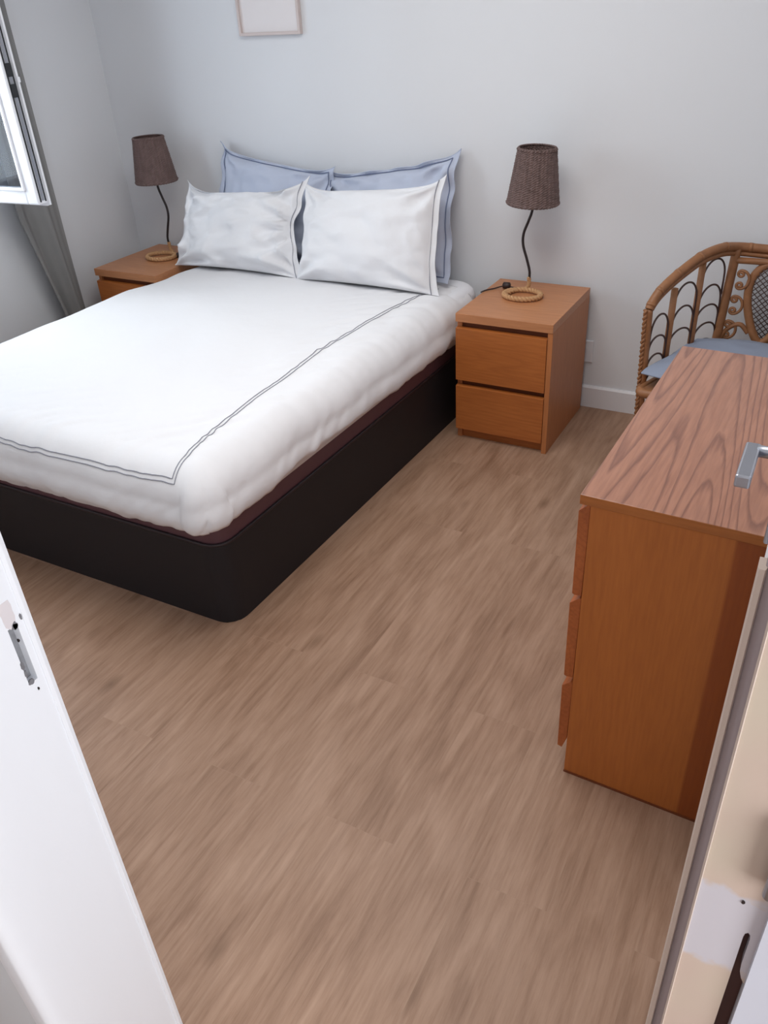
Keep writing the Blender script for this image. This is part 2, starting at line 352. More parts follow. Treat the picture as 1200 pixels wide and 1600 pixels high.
# open leaf, about 87 degrees; local x from hinge outward, local y thickness, local z up
SW, SH, SB = .428, 1.10, .948
sroot = empty('window_sash', (0, 0, 0)); sroot.parent = win; sroot.matrix_parent_inverse = Matrix.Translation(-Vector(win.location))
sroot.location = (XL-.03, -.925, SB); sroot.rotation_euler = (0, 0, math.radians(3.7))
def box_w(name, boxes, m, bev=.003):
    b_ = bmesh.new()
    for q in boxes: box(b_, *q, bev)
    return mesh_obj(name, b_, m, sroot)
box_w('sash_frame', [(0, .06, -.022, .03, 0, SH), (SW-.06, SW, -.022, .03, 0, SH), (.06, SW-.06, -.022, .03, 0, .062), (.06, SW-.06, -.022, .03, SH-.062, SH)], M['pvc'], .006)
box_w('glazing_bead', [(.055, .068, -.03, -.02, .055, SH-.055), (SW-.068, SW-.055, -.03, -.02, .055, SH-.055), (.068, SW-.068, -.03, -.02, .055, .068), (.068, SW-.068, -.03, -.02, SH-.068, SH-.055)], M['pvc'], .003)
box_w('glass_pane', [(.06, SW-.06, .0, .006, .06, SH-.06)], M['glass'], 0)
box_w('sealing_gasket', [(SW-.001, SW+.003, -.012, -.006, .01, SH-.01), (SW-.001, SW+.003, .016, .021, .01, SH-.01)], M['gasket'], 0)
box_w('lock_strip', [(SW, SW+.004, -.002, .012, .015, SH-.015), ], M['metal'], .001)
for za, zb in ((.405, .452), (.478, .525)): box_w('lock_block', [(SW+.002, SW+.010, -.010, .016, za, zb)], M['gasket'], .002)
box_w('lock_catch', [(SW+.010, SW+.020, .02, .034, .455, .475)], M['pvc'], .002)
box_w('sash_lip', [(SW-.002, SW+.014, .024, .034, -.008, SH+.008), (0, SW, .024, .034, -.012, .002)], M['pvc'], .002)

# curtain hanging right of the window, foot gathered towards the back wall
bm = bmesh.new(); NU, NV = 60, 50; grid = []
for j in range(NV+1):
    v = j/NV; z = .02 + 2.28*v; row = []
    left = -.70 - .115*min(1, max(0, (z-.35)/.5)); right = -.545 + .02*max(0, 1-z)
    for i in range(NU+1):
        t = i/NU
        fold = .026*math.sin(t*PI*3.4 + .9*math.sin(z*1.9+.4)) * (1-.6*t) + .006*math.sin(t*PI*9+z*2.7)*max(0, 1-z*.5)
        x = XL+.07+fold + (.02 if t < .12 else 0)
        row.append(bm.verts.new((x, left+(right-left)*t + .012*noise.noise(Vector((t*3, z*1.5, 1))), z)))
    grid.append(row)
for j in range(NV):
    for i in range(NU): bm.faces.new((grid[j][i], grid[j][i+1], grid[j+1][i+1], grid[j+1][i]))
cu = mesh_obj('curtain', bm, M['curtain'], smooth=True); sm = cu.modifiers.new('thick', 'SOLIDIFY'); sm.thickness = .004
tag(cu, 'grey linen curtain hanging on the left wall behind the open window', 'curtain')
rod = empty('curtain_rod', (XL+.07, -1.4, 2.32), 0, 'metal curtain rod on the left wall above the grey curtain', 'curtain rod')
bm = bmesh.new(); tube(bm, [(0, -.75, 0), (0, .98, 0)], .011, 12); mesh_obj('rod', bm, M['metal'], rod, True)
for yy in (-.7, .93):
    bm = bmesh.new(); tube(bm, [(-.07, yy, 0), (0, yy, 0)], .008, 8); mesh_obj('bracket', bm, M['metal'], rod, True)

# left door jamb (strike side)
t1 = struct(empty('trim_1', (JL, -3.02, 0)))
def loc_parent(o, root): o.parent = root; o.matrix_parent_inverse = Matrix.Translation(-Vector(root.location)); return o
bm = bmesh.new()
hz0, hz1, hy0, hy1 = .955, 1.04, -2.963, -2.950
y0, y1 = -2.9872, -2.9305
for q in ((y0, y1, 0, hz0), (y0, y1, hz1, 2.08), (y0, hy0, hz0, hz1), (hy1, y1, hz0, hz1)):
    box(bm, JL-.03, JL, *q)
box(bm, JL-.031, JL-.012, hy0-.002, hy1+.002, hz0-.002, hz1+.002)
loc_parent(mesh_obj('rebate', bm, M['jamb']), t1)
bm = bmesh.new()
prof = [(JL-.03, -3.12), (JL-.004, -3.12), (JL, -3.1185), (JL+.004, -3.113)]
for k in range(15):
    t = k/14; prof.append((JL+.0065*(1-t*t*(3-2*t)) + .0002, -3.105+t*.118))
prism(bm, prof+[(JL-.03, -2.987)], 'z', 0, 2.08)
ds = loc_parent(mesh_obj('door_stop', bm, M['jamb'], smooth=True), t1); ds.modifiers.new('edges', 'EDGE_SPLIT').split_angle = math.radians(40)
bm = bmesh.new(); prism(bm, [(JL-.05, -2.930), (JL+.001, -2.9305), (JL+.0025, -2.936), (JL+.0015, -2.941), (JL-.05, -2.941), ], 'z', 0, 2.08)
loc_parent(mesh_obj('edge_bead', bm, M['jamb']), t1)
M['scar'] = mat('chipped_paint_grey', (120, 118, 122), .8, var=.3, vscale=300)
M['filler'] = mat('filler_patch', (222, 214, 216), .8)
M['latchmetal'] = mat('dull_latch_metal', (150, 150, 154), .6, .3, var=.15, vscale=200)
bm = bmesh.new(); box(bm, JL-.0125, JL-.0115, hy0, hy1, hz0, hz1); loc_parent(mesh_obj('latch_hole_back', bm, M['latchmetal']), t1)
def blob(bm, x, cy, cz, ry, rz, seed, n=18, th=.0008):
    pts = []
    for k in range(n):
        a = 2*PI*k/n; s = 1+.45*noise.noise(Vector((math.cos(a)*1.6, math.sin(a)*1.6, seed)))
        pts.append((cy+ry*s*math.cos(a), cz+rz*s*math.sin(a)))
    prism(bm, pts, 'x', x-.001, x+th)
bm = bmesh.new(); blob(bm, JL, -2.9375, 1.050, .0025, .008, 2); blob(bm, JL, -2.943, 1.046, .0015, .004, 3); blob(bm, JL, -2.953, 1.040, .003, .006, 4)
blob(bm, JL, hy0+.0005, .985, .0022, .006, 12); blob(bm, JL, hy0+.001, .972, .0018, .005, 13); blob(bm, JL, hy0+.004, .957, .004, .004, 14); blob(bm, JL, hy1-.004, 1.039, .004, .0035, 15)
loc_parent(mesh_obj('paint_chip', bm, M['scar']), t1)
bm = bmesh.new(); blob(bm, JL, -2.957, 1.060, .008, .022, 7, th=.0004); loc_parent(mesh_obj('filler_patch', bm, M['filler']), t1)
for cz, cy in ((1.055-.03, -2.9555), (.942, -2.954)):
    bm = bmesh.new(); blob(bm, JL, cy, cz-.006 if cz > 1 else cz-.001, .0011, .0024, 9); loc_parent(mesh_obj('screw_hole', bm, M['wire']), t1)
# head of the door frame
bm = bmesh.new(); box(bm, JL, 1.28, -3.12, YF, 2.05, 2.08, .002); struct(mesh_obj('trim_3', bm, M['jamb']))

# right door jamb
t2 = struct(empty('trim_2', (1.29, -2.94, 0)))
bm = bmesh.new(); prism(bm, [(1.266, -2.930), (1.266, -2.9415), (1.2672, -2.943), (1.2703, -2.943), (1.2712, -2.940), (1.2712, -2.930)], 'z', 0, 1.34); loc_parent(mesh_obj('edge_strip', bm, M['cream']), t2)
bm = bmesh.new(); prism(bm, [(1.2700, -2.929), (1.2700, -2.938), (1.2785, -2.946), (1.2785, -2.929)], 'z', 0, 2.08); loc_parent(mesh_obj('rebate_groove', bm, M['mauve']), t2)
XS0, XS1 = 1.3165, 1.327
bm = bmesh.new()
slot = [(XS0, 0), (XS0, 1.020), (1.3170, 1.0245), (1.3188, 1.027), (1.3206, 1.0245), (1.3212, 1.020), (1.3212, .985), (1.3218, .976), (1.3240, .968), (XS1, .962)]
prism(bm, [(1.2785, 0), (1.2785, 2.08), (XS1, 2.08)] + slot[::-1], 'y', -2.955, -2.945)
o = loc_parent(mesh_obj('casing_face', bm, M['patch']), t2)
bm = bmesh.new(); prism(bm, [(1.2778, -2.9555), (1.2792, -2.9565), (1.2800, -2.9545), (1.2785, -2.946)], 'z', 0, 2.08); loc_parent(mesh_obj('edge_arris', bm, M['cream']), t2)
bm = bmesh.new(); prism(bm, [(XS1, 0), (1.46, 0), (1.46, 2.08), (XS1, 2.08)], 'y', -2.962, -2.947); loc_parent(mesh_obj('casing_outer', bm, M['casing']), t2)
bm = bmesh.new(); box(bm, 1.279, 1.46, -2.944, -2.9305, 0, 2.08); loc_parent(mesh_obj('backing_timber', bm, M['dark_wood']), t2)
bm = bmesh.new(); tube(bm, [(1.3225, -2.964, 1.089), (1.3225, -2.964, 1.16)], .0048, 14); loc_parent(mesh_obj('hinge_knuckle', bm, M['metal'], smooth=True), t2)
bm = bmesh.new(); t_ = bmesh.new(); blob(t_, 0, 1.3095, 1.060, .0013, .0018, 5)
for v in t_.verts: v.co = Vector((v.co.y, -2.955-v.co.x, v.co.z))
merge(bm, t_); loc_parent(mesh_obj('screw_hole', bm, M['wire']), t2)

# open door against the dresser
d1 = struct(empty('door_1', (1.272, -2.925, 0)))
d1.rotation_euler = (0, 0, math.radians(0.0))
bm = bmesh.new(); box(bm, .0, .04, 0, .70, .008, 2.04, .002); mesh_obj('door_leaf', bm, M['jamb'], d1)
bm = bmesh.new(); box(bm, -.007, .0, .60, .64, .96, 1.16, .003); mesh_obj('handle_plate', bm, M['metal'], d1)
bm = bmesh.new()
tube(bm, [(-.002, .665, 1.067), (-.042, .665, 1.067)], .0085, 14)
mesh_obj('door_handle', bm, M['metal'], d1, True)
bm = bmesh.new(); box(bm, -.058, -.038, .575, .678, 1.054, 1.073, .003)
mesh_obj('door_handle', bm, M['metal'], d1)

# ------------------------------------------------------------------ bed
def round_rect(pts, rad, n=8):
    out = []; m = len(pts)
    for i in range(m):
        p, a, b = Vector(pts[i]), Vector(pts[i-1]), Vector(pts[(i+1) % m])
        rr = rad[i] if isinstance(rad, (list, tuple)) else rad
        if rr < 1e-4: out.append(tuple(p)); continue
        d1_, d2_ = (a-p).normalized(), (b-p).normalized()
        for k in range(n+1):
            t = k/n; q = (p+d1_*rr)*(1-t)**2 + p*2*t*(1-t) + (p+d2_*rr)*t**2
            out.append((q.x, q.y))
    return out
bed = empty('bed_base', (-.82, -.98, 0), 0, 'black fabric storage bed base with rounded corners and dark brown upholstered top', 'bed')
def bp(name, bm, m, smooth=False): return loc_parent(mesh_obj(name, bm, m, smooth=smooth), bed)
BC = [(-1.50, -1.932), (-.118, -1.932), (-.072, -.03), (-1.50, -.03)]
bm = bmesh.new(); prism(bm, round_rect(BC, [.075, .075, .03, .03], 10), 'z', 0, .286, .003); bp('base_panel', bm, M['black'])
def inset_poly(d): return [(BC[0][0]+d, BC[0][1]+d), (BC[1][0]-d, BC[1][1]+d), (BC[2][0]-d, BC[2][1]-d), (BC[3][0]+d, BC[3][1]-d)]
bm = bmesh.new()
tube(bm, [Vector((x, y, .291)) for x, y in round_rect(inset_poly(.003), [.072, .072, .03, .03], 10)], .006, 8, closed=True); bp('piping_rim', bm, M['rim'], True)
bm = bmesh.new(); prism(bm, round_rect(inset_poly(.006), [.072, .072, .03, .03], 10), 'z', .286, .352, .008); bp('upholstered_top', bm, M['maroon'])

ma = bmesh.new(); rings = []
for k in range(15):
    if k < 2: z_, d_ = .353+k*.125, .0
    else: a_ = (k-1)/13*PI/2; z_, d_ = .478+.060*math.sin(a_), .060*(1-math.cos(a_))
    pr_ = round_rect(inset_poly(.004+d_), [max(.03, .11-d_), max(.03, .11-d_), max(.05, .13-d_), max(.05, .13-d_)], 10)
    rings.append([ma.verts.new((x, y, z_)) for x, y in pr_])
for k in range(14):
    for i in range(len(rings[0])): ma.faces.new((rings[k][i], rings[k][(i+1) % len(rings[0])], rings[k+1][(i+1) % len(rings[0])], rings[k+1][i]))
ma.faces.new(rings[0]); ma.faces.new(rings[-1])
o = mesh_obj('mattress', ma, M['sheet'], smooth=True); tag(o, 'white sheeted mattress whose bare corner shows between blue pillow and right nightstand', 'mattress')

# duvet: cloth coordinates -> wrapped surface
DR = .10; DX0, DX1, DY0, DY1 = -1.585, -.088, -1.985, -.17
def duvet_top(x, y):
    z = .548 + .018*math.exp(-((x+.85)/.5)**2-((y+1.1)/.8)**2)
    z += .010*noise.noise(Vector((x*2.6, y*2.6, 3))) + .005*noise.noise(Vector((x*7, y*5, 1)))
    # small ripples drawn in from the stitched border
    e = min(abs(x+.26), abs(y+1.96))
    z += .0045*math.exp(-e/.15)*min(1, e/.035)*noise.noise(Vector(((x-y)*22, (x+y)*6, 8)))*2.4
    return z
def duvet_left(cy): return DX0 + .052*min(1, max(0, (cy+.74)/.20))
def duvet(cx, cy):
    """cloth point -> world"""
    rx = DX1 + .028*min(1, max(0, (cy+1.9)/1.7))
    lx = duvet_left(cy)
    ix = min(max(cx, lx+DR), rx-DR); iy = min(max(cy, DY0+DR), 9)
    ex, ey = cx-ix, cy-iy; L = max(abs(ex), abs(ey)); eu = math.hypot(ex, ey)
    z = duvet_top(ix, iy)
    hd = min(1, max(0, (cy-(DY1-.30))/.30)); z -= .012*hd*hd*(3-2*hd)
    if eu < 1e-6: return Vector((ix, iy, z))
    d = Vector((ex/eu, ey/eu, 0))
    q = DR*PI/2
    if L < q:
        a = L/DR; out, dn = DR*math.sin(a), DR*(1-math.cos(a))
    else:
        h = L-q; out = DR + .010*math.sin(min(1, h/.09)*PI); dn = DR+h
        out -= .05*max(0, (h-.035)/.09)**2
    per = cx if abs(ex) < abs(ey) else cy
    amp = min(1, L/q)*(1-.75*hd)
    wr = noise.noise(Vector((per*6, L*3, 5)))*.008 + noise.noise(Vector((per*24+L*34, L*5, 7)))*.0045*min(1, L/(q*1.2))**2
    out += wr*amp
    if ex > .02 and ey < -.02 or ex < -.02 and ey < -.02:
        g = min(abs(ex), abs(ey))/max(abs(ex), abs(ey)); out += .018*g*amp + .006*math.sin(g*4.5)*amp
    return Vector((ix, iy, z)) + d*out - Vector((0, 0, dn))
def duvet_n(cx, cy, lift):
    e = .002; p = duvet(cx, cy); n_ = (duvet(cx+e, cy)-p).cross(duvet(cx, cy+e)-p).normalized()
    return p + n_*lift
def hem_right(y):   # how far the cloth hangs on the right
    zt = .378 + .022*math.exp(-((y+1.40)/.25)**2) - .020*max(0, (y+.9)/.7) + .008*noise.noise(Vector((y*7, 0, 0)))+.004*noise.noise(Vector((y*25, 0, 0)))
    return zt
def hem_foot(x):
    t = (x+1.5)/1.3
    return .300 + .070*max(0, (x+.62)/.45) + .006*noise.noise(Vector((x*6, 2, 0)))
bm = bmesh.new(); q = DR*PI/2
NX, NY = 150, 170; rows = []
for j in range(NY+1):
    row = []
    for i in range(NX+1):
        u_, v_ = i/NX, j/NY
        # hanging length on each side in cloth units
        yy = DY0+DR + (DY1-DY0-DR)*max(0, (v_-.16)/.84)
        xl = duvet_left(yy); xx = xl+DR + (DX1-xl-2*DR)*min(1, max(0, (u_-.13)/.74))
        if u_ < .13: cx = xl+DR - (q+ .10)*(1-u_/.13)
        elif u_ > .87: cx = DX1+.028*min(1, max(0, (yy+1.9)/1.7))-DR + (q + (.548-DR-hem_right(yy)))*((u_-.87)/.13)
        else: cx = xx
        cy = DY0+DR - (q+(.548-DR-hem_foot(xx)))*(1-v_/.16) if v_ < .16 else yy
        row.append(bm.verts.new(duvet(cx, cy)))
    rows.append(row)
for j in range(NY):
    for i in range(NX): bm.faces.new((rows[j][i], rows[j][i+1], rows[j+1][i+1], rows[j+1][i]))
dv = mesh_obj('duvet', bm, M['duvet'], smooth=True, recalc=True)
sm = dv.modifiers.new('thick', 'SOLIDIFY'); sm.thickness = .014; sm.offset = 0
tag(dv, 'plump white duvet spread over the bed with a double grey stitched border line', 'duvet')
def ribbon(name, pts, w_, m, parent, lift=.0085):
    bm = bmesh.new(); tube(bm, pts, w_, 6); o = mesh_obj(name, bm, m, parent, True); return o
for off in (0, .013):
    cpts = []
    for k in range(120):
        t = k/119; y = -.24 + (-1.965+.24-off*0)*t
        x = -.205 - .075*math.sin(PI*min(1, (y+.24)/-1.72)) - .01 + off + .003*noise.noise(Vector((y*6, 0, 4)))
        cpts.append((x, y - off*t))
    xc, yc = cpts[-1]
    for k in range(1, 110):
        t = k/109; cpts.append((xc-1.27*t, yc - .03*t*(1-t)*2 - .0 + .003*noise.noise(Vector((t*8, 0, 4)))))
    ribbon('stitched_line', [duvet_n(a, b_, .0078) for a, b_ in cpts], .0017, M['grey_line'], dv)

# ------------------------------------------------------------------ pillows
def pillow(name, TL, TR, BR, BL, T, mat_, label, group, fl=(0, 0, 0, 0), sag=.06, seed=0, floppy=0, pinch=0, pk=4.5, line=None, lmat=None, bulge=1, wr=1.0):
    """corners in world space; fl = flange widths (left, right, bottom, top) as fractions"""
    TL, TR, BR, BL = map(Vector, (TL, TR, BR, BL))
    U = ((TR-TL)+(BR-BL)).normalized(); V = ((TL-BL)+(TR-BR)).normalized(); Nn = U.cross(V)
    if Nn.y > 0: Nn = -Nn
    cen = (TL+TR+BR+BL)/4; lowest = (BR+BL)/2
    o = empty(name, lowest, 0, label, 'pillow', group)
    W_, H_ = (TR-TL).length, (TL-BL).length
    def surf(a, b, side):
        # a,b in [-1,1]
        s_, t_ = (a+1)/2, (b+1)/2
        sx = 1 - sag*.55*(1-abs(b)**3.5)*abs(a)**3; sy = 1 - sag*1.15*(1-abs(a)**(pk if b > 0 else 2))*abs(b)**3*(1 if b > 0 else .3)
        sx -= pinch*math.exp(-((b-.0)/.22)**2)*max(0, a)**2
        s_ = .5+(s_-.5)*sx; t_ = .5+(t_-.5)*sy
        if b > 0: t_ -= sag*.25*(1-abs(a)**pk)*b*b
        if pinch: t_ += .02*math.exp(-((a-.75)/.25)**2)*math.sin(b*5)*(1-b*b)
        p = (BL*(1-s_)+BR*s_)*(1-t_)+(TL*(1-s_)+TR*s_)*t_
        l, r_, bo, to = fl
        ia = (a+1-2*l)/(2-2*l-2*r_)*2-1; ib = (b+1-2*bo)/(2-2*bo-2*to)*2-1
        if abs(ia) < 1 and abs(ib) < 1:
            prof = ((1-ia*ia)**.55)*((1-ib*ib)**.5)
        else: prof = 0
        th = T*prof*(.92-.14*ib)
        wv = Vector((a*2.2+seed, b*2.2, side*3+seed))
        n1 = noise.noise(wv*1.2)*.018 + noise.noise(Vector((a*3+b*2+seed, b*5-a*2, side)))*.008
        # folds running out of the corners
        for cx_, cy_ in ((-1, 1), (1, 1), (-1, -1), (1, -1)):
            dx, dy = a-cx_, b-cy_; rr = math.hypot(dx, dy); an = math.atan2(dy, dx)
            n1 += .018*math.exp(-((rr-.35)/.3)**2)*math.sin(an*9+seed*2+cx_)
        n1 += .010*(1-abs(noise.noise(Vector((a*3.3+b*1.5+seed, b*2.2-a, 4))))*2.2)**3*.9 + .005*noise.noise(Vector((a*9+seed, b*4, 2)))
        if pinch: n1 += .016*math.exp(-((a-.72)/.28)**2)*math.sin(math.atan2(b, a-1.05)*11)
        th2 = th + n1*wr*min(1, prof*2.2)
        flop = floppy*noise.noise(Vector((a*3.5+seed, b*3.5, 9)))*max(0, max(abs(a), abs(b))-.7)/.3
        return p + Nn*(side*max(th2, .0022) + flop)
    n = 56; bm = bmesh.new(); g = {}
    for side in (1, -1):
        for i in range(n+1):
            for j in range(n+1):
                if side == -1 and (i in (0, n) or j in (0, n)): g[side, i, j] = g[1, i, j]; continue
                # denser near the rim
                a = math.sin((i/n-.5)*PI); b = math.sin((j/n-.5)*PI)
                g[side, i, j] = bm.verts.new(surf(a, b, side)-lowest)
        for i in range(n):
            for j in range(n): bm.faces.new([g[side, i, j], g[side, i+1, j], g[side, i+1, j+1], g[side, i, j+1]])
    mesh_obj('pillowcase', bm, mat_, o, True)
    if line == 'right':
        a_ = 1-2*fl[1]; pts = [surf(a_, -1+2*k/60, 1)-lowest+Nn*.0045 for k in range(61)]
        bm = bmesh.new(); tube(bm, pts, .0022, 6); mesh_obj('border_line', bm, lmat, o, True)
    if line == 'loop':
        c_ = 1-2*fl[1]*.75; path = [(c_*x, c_*y) for k in range(40) for x, y in [(-1+k/20, 1)]] + [(c_, c_*(1-k/20)) for k in range(40)] + [(c_*(1-k/20), -c_) for k in range(40)] + [(-c_, c_*(-1+k/20)) for k in range(40)]
        bm = bmesh.new(); tube(bm, [surf(a, b, 1)-lowest+Nn*.0035 for a, b in path], .0022, 6, closed=True); mesh_obj('border_line', bm, lmat, o, True)
        bm = bmesh.new(); path = [(x/c_*.998, y/c_*.998) for x, y in path]
        tube(bm, [surf(a, b, 1)-lowest for a, b in path], .0022, 6, closed=True); mesh_obj('edge_piping', bm, M['blue'], o, True)
    return o
pillow('pillow', (-1.43, -.045, 1.075), (-.775, -.07, .985), (-.78, -.19, .56), (-1.44, -.19, .56), .075, M['blue'],
       'pale blue square pillow with flanged edge leaning on the wall, nearer the window', 'blue flanged pillows against the wall', fl=(.055,)*4, sag=.11, seed=1, floppy=.05, line='loop', lmat=M['blueline'])
pillow('pillow', (-.835, -.05, .965), (-.190, -.045, 1.075), (-.165, -.19, .555), (-.83, -.19, .56), .075, M['blue'],
       'pale blue square pillow with flanged edge leaning on the wall, nearer the right nightstand', 'blue flanged pillows against the wall', fl=(.055,)*4, sag=.10, seed=6, floppy=.05, line='loop', lmat=M['blueline'])
pillow('pillow', (-1.53, -.205, .925), (-.825, -.215, .975), (-.825, -.35, .556), (-1.575, -.35, .556), .105, M['pillow'],
       'crumpled white pillow with slack grey-lined open end, nearer the window', 'white pillows in front', fl=(0, .045, 0, 0), sag=.20, seed=11, floppy=.02, pinch=.08, pk=4.5, line='right', lmat=M['grey_line'], wr=1.5)
pillow('pillow', (-.860, -.205, .945), (-.170, -.215, 1.005), (-.150, -.35, .552), (-.865, -.35, .556), .115, M['pillow'],
       'smooth plump white pillow with straight grey-lined end, nearer the right nightstand', 'white pillows in front', fl=(0, .045, 0, 0), sag=.13, seed=21, floppy=.012, pk=5.5, line='right', lmat=M['grey_line'], wr=.8)

# ------------------------------------------------------------------ drawer furniture
def nightstand(label):
    """origin at front-right bottom corner; x to the left is negative, y back"""
    o = empty('nightstand', (0, 0, 0), 0, label, 'nightstand', 'matching nightstands')
    bm = bmesh.new(); box(bm, -.40, 0, 0, .48, .516, .55, .0012); mesh_obj('top_panel', bm, M['night_top'], o)
    for x0, yf in ((-.40, .0205), (-.02, .003)):
        bm = bmesh.new(); box(bm, x0, x0+.02, yf, .48, 0, .516, .0008); mesh_obj('side_panel', bm, M['night_side'], o)
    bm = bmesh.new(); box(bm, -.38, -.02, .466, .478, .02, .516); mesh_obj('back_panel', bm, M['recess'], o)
    bm = bmesh.new(); box(bm, -.38, -.02, .030, .046, .0, .05); mesh_obj('plinth', bm, M['night_front'], o)
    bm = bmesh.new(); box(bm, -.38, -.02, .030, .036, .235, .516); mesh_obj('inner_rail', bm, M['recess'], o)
    for z0, z1 in ((.268, .490), (.045, .243)):
        bm = bmesh.new(); prism(bm, [(0, z0+.001), (.001, z0), (.020, z0), (.020, z1+.002), (.0, z1-.001)], 'x', -.3995, -.0215, .0005)
        d = mesh_obj('drawer', bm, M['night_front'], o)
        bm = bmesh.new(); box(bm, -.375, -.025, .0365, .44, z0+.02, z1-.03); mesh_obj('drawer_box', bm, M['recess'], d)
    return o
def dup(root, loc, rz, label=None):
    r_ = root.copy(); C.objects.link(r_); r_.location = loc; r_.rotation_euler = (0, 0, rz)
    if label: r_['label'] = label
    for ch in list(root.children):
        c = ch.copy(); C.objects.link(c); c.parent = r_
        for gch in ch.children:
            d = gch.copy(); C.objects.link(d); d.parent = c
    return r_
ns = nightstand('orange wood two-drawer nightstand standing fully in view right of the bed')
nl = dup(ns, (-1.558, -.515, 0), -.003, 'orange wood nightstand left of the bed, mostly hidden behind the duvet')
ns.location = (.398, -.515, 0); ns.rotation_euler = (0, 0, -.004)

dr = empty('dresser', (.937, -2.024, 0), -.033, 'orange oak three-drawer dresser with sky-tinted grained top beside the open door', 'dresser')
DW, DL, DH = .48, .837, .792
bm = bmesh.new(); box(bm, -.004, DW, -.003, DL, DH-.022, DH, .0015); tp = mesh_obj('top_panel', bm, [M['wood_edge'], M['wood_top']], dr)
for p in tp.data.polygons: p.material_index = 1 if p.normal.z > .5 else 0
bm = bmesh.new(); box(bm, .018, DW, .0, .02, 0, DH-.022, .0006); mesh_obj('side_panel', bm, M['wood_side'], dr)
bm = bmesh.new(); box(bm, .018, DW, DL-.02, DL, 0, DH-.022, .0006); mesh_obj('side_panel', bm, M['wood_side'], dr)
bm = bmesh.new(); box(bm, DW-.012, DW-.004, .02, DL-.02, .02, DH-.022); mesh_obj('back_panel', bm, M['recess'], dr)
bm = bmesh.new(); box(bm, .03, .046, .02, DL-.02, 0, .06); mesh_obj('plinth', bm, M['wood_front'], dr)
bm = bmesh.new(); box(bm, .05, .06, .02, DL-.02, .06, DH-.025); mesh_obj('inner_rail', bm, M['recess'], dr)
for z0, z1, dx in ((.541, .750, 0), (.306, .517, -.001), (.075, .275, -.001)):
    bm = bmesh.new(); bb = .012 if z0 < .1 else 0
    prism(bm, [(-.004+dx, z0+.003+bb*0), (.006 if bb else .001, z0), (.016, z0+(.035 if bb else .002)), (.017, z1+.018), (.012, z1+.018), (-.006+dx, z1)], 'y', .004, DL-.004, .0006)
    d = mesh_obj('drawer', bm, M['wood_front'], dr)
    bm = bmesh.new(); box(bm, .018, .44, .025, DL-.025, z0+.03, z1-.03); mesh_obj('drawer_box', bm, M['recess'], d)
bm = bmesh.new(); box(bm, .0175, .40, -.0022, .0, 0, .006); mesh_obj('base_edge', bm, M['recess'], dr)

# ------------------------------------------------------------------ lamps
def lamp(label, tilt, loc, rz, hand):
    o = empty('table_lamp', loc, rz, label, 'lamp', 'wicker bedside lamps')
    bm = bmesh.new()
    ring = [(.075*math.cos(a), -.070+.062*math.sin(a), .0116) for a in [2*PI*k/160 for k in range(160)]]
    twist(bm, ring, .0050, .0066, 15, 2, 7, closed=True)
    foot = catmull([(-.072*hand, -.100, .010), (-.05*hand, -.03, .010), (-.015*hand, .004, .012), (0, .004, .03), (0, 0, .062)], 18)
    twist(bm, foot, .004, .005, 9, 2, 7)
    mesh_obj('rope_base', bm, M['rope'], o, True)
    st = catmull([(0, 0, .045), (.002*hand, 0, .085), (-.012*hand, 0, .135), (-.030*hand, 0, .19), (-.030*hand, 0, .235), (-.012*hand, 0, .285), (.002*hand, 0, .33), (0.004*hand, 0, .40)], 10)
    bm = bmesh.new(); tube(bm, st, .0055, 10); mesh_obj('stem', bm, M['wire'], o, True)
    # wicker shade: basket weave of stakes and strands
    bm = bmesh.new(); NS, NR = 132, 46; rings = []
    top = Vector((tilt[0], tilt[1], 1)).normalized(); ax = top.orthogonal().normalized(); ay = top.cross(ax)
    base = Vector((.002*hand, 0, .355))
    for j in range(NR+1):
        t = j/NR; R0 = .099-(.099-.070)*t; row = []
        for k in range(NS):
            a = 2*PI*k/NS; ph = 1 if (j//1) % 2 else -1
            rr = R0 + .0016*math.cos(a*33)*ph + .0014*math.cos(a*33) + .0006*math.sin(a*7+j)
            if j in (0, 1, NR, NR-1): rr += .0022
            row.append(bm.verts.new(base+top*(.20*t + .0015*math.sin(a*33*.5)) + ax*rr*math.cos(a)+ay*rr*math.sin(a)))
        rings.append(row)
    for j in range(NR):
        for k in range(NS): bm.faces.new((rings[j][k], rings[j][(k+1) % NS], rings[j+1][(k+1) % NS], rings[j+1][k]))
    sh = mesh_obj('lamp_shade', bm, M['shade'], o, False); sm = sh.modifiers.new('thick', 'SOLIDIFY'); sm.thickness = .003
    for t, R0 in ((0, .0995), (1, .0705)):
        bm = bmesh.new(); twist(bm, [base+top*.20*t+ax*R0*math.cos(a)+ay*R0*math.sin(a) for a in [2*PI*k/140 for k in range(140)]], .0018, .0024, 22, 2, 6, closed=True); mesh_obj('woven_rim', bm, M['shade'], sh, True)
    bm = bmesh.new(); c0 = base+top*.16
    for k in range(3):
        a = 2*PI*k/3; tube(bm, [c0, c0+(ax*math.cos(a)+ay*math.sin(a))*.076], .0016, 6)
    mesh_obj('shade_carrier', bm, M['wire'], o, True)
    bm = bmesh.new(); tube(bm, [(0.004*hand, 0, .39), c0-Vector((0, 0, .03)), c0], .014, 12); mesh_obj('bulb_holder', bm, M['wire'], o, True)
    return o
lr = lamp('brown wicker bedside lamp on wavy stem on the right nightstand, ribs clearly visible', (.045, 0), (.178, -.175, .55), 0, 1)
ll = lamp('brown wicker bedside lamp on wavy stem on the left nightstand near the window', (-.02, 0), (-1.742, -.185, .55), 0, -1)
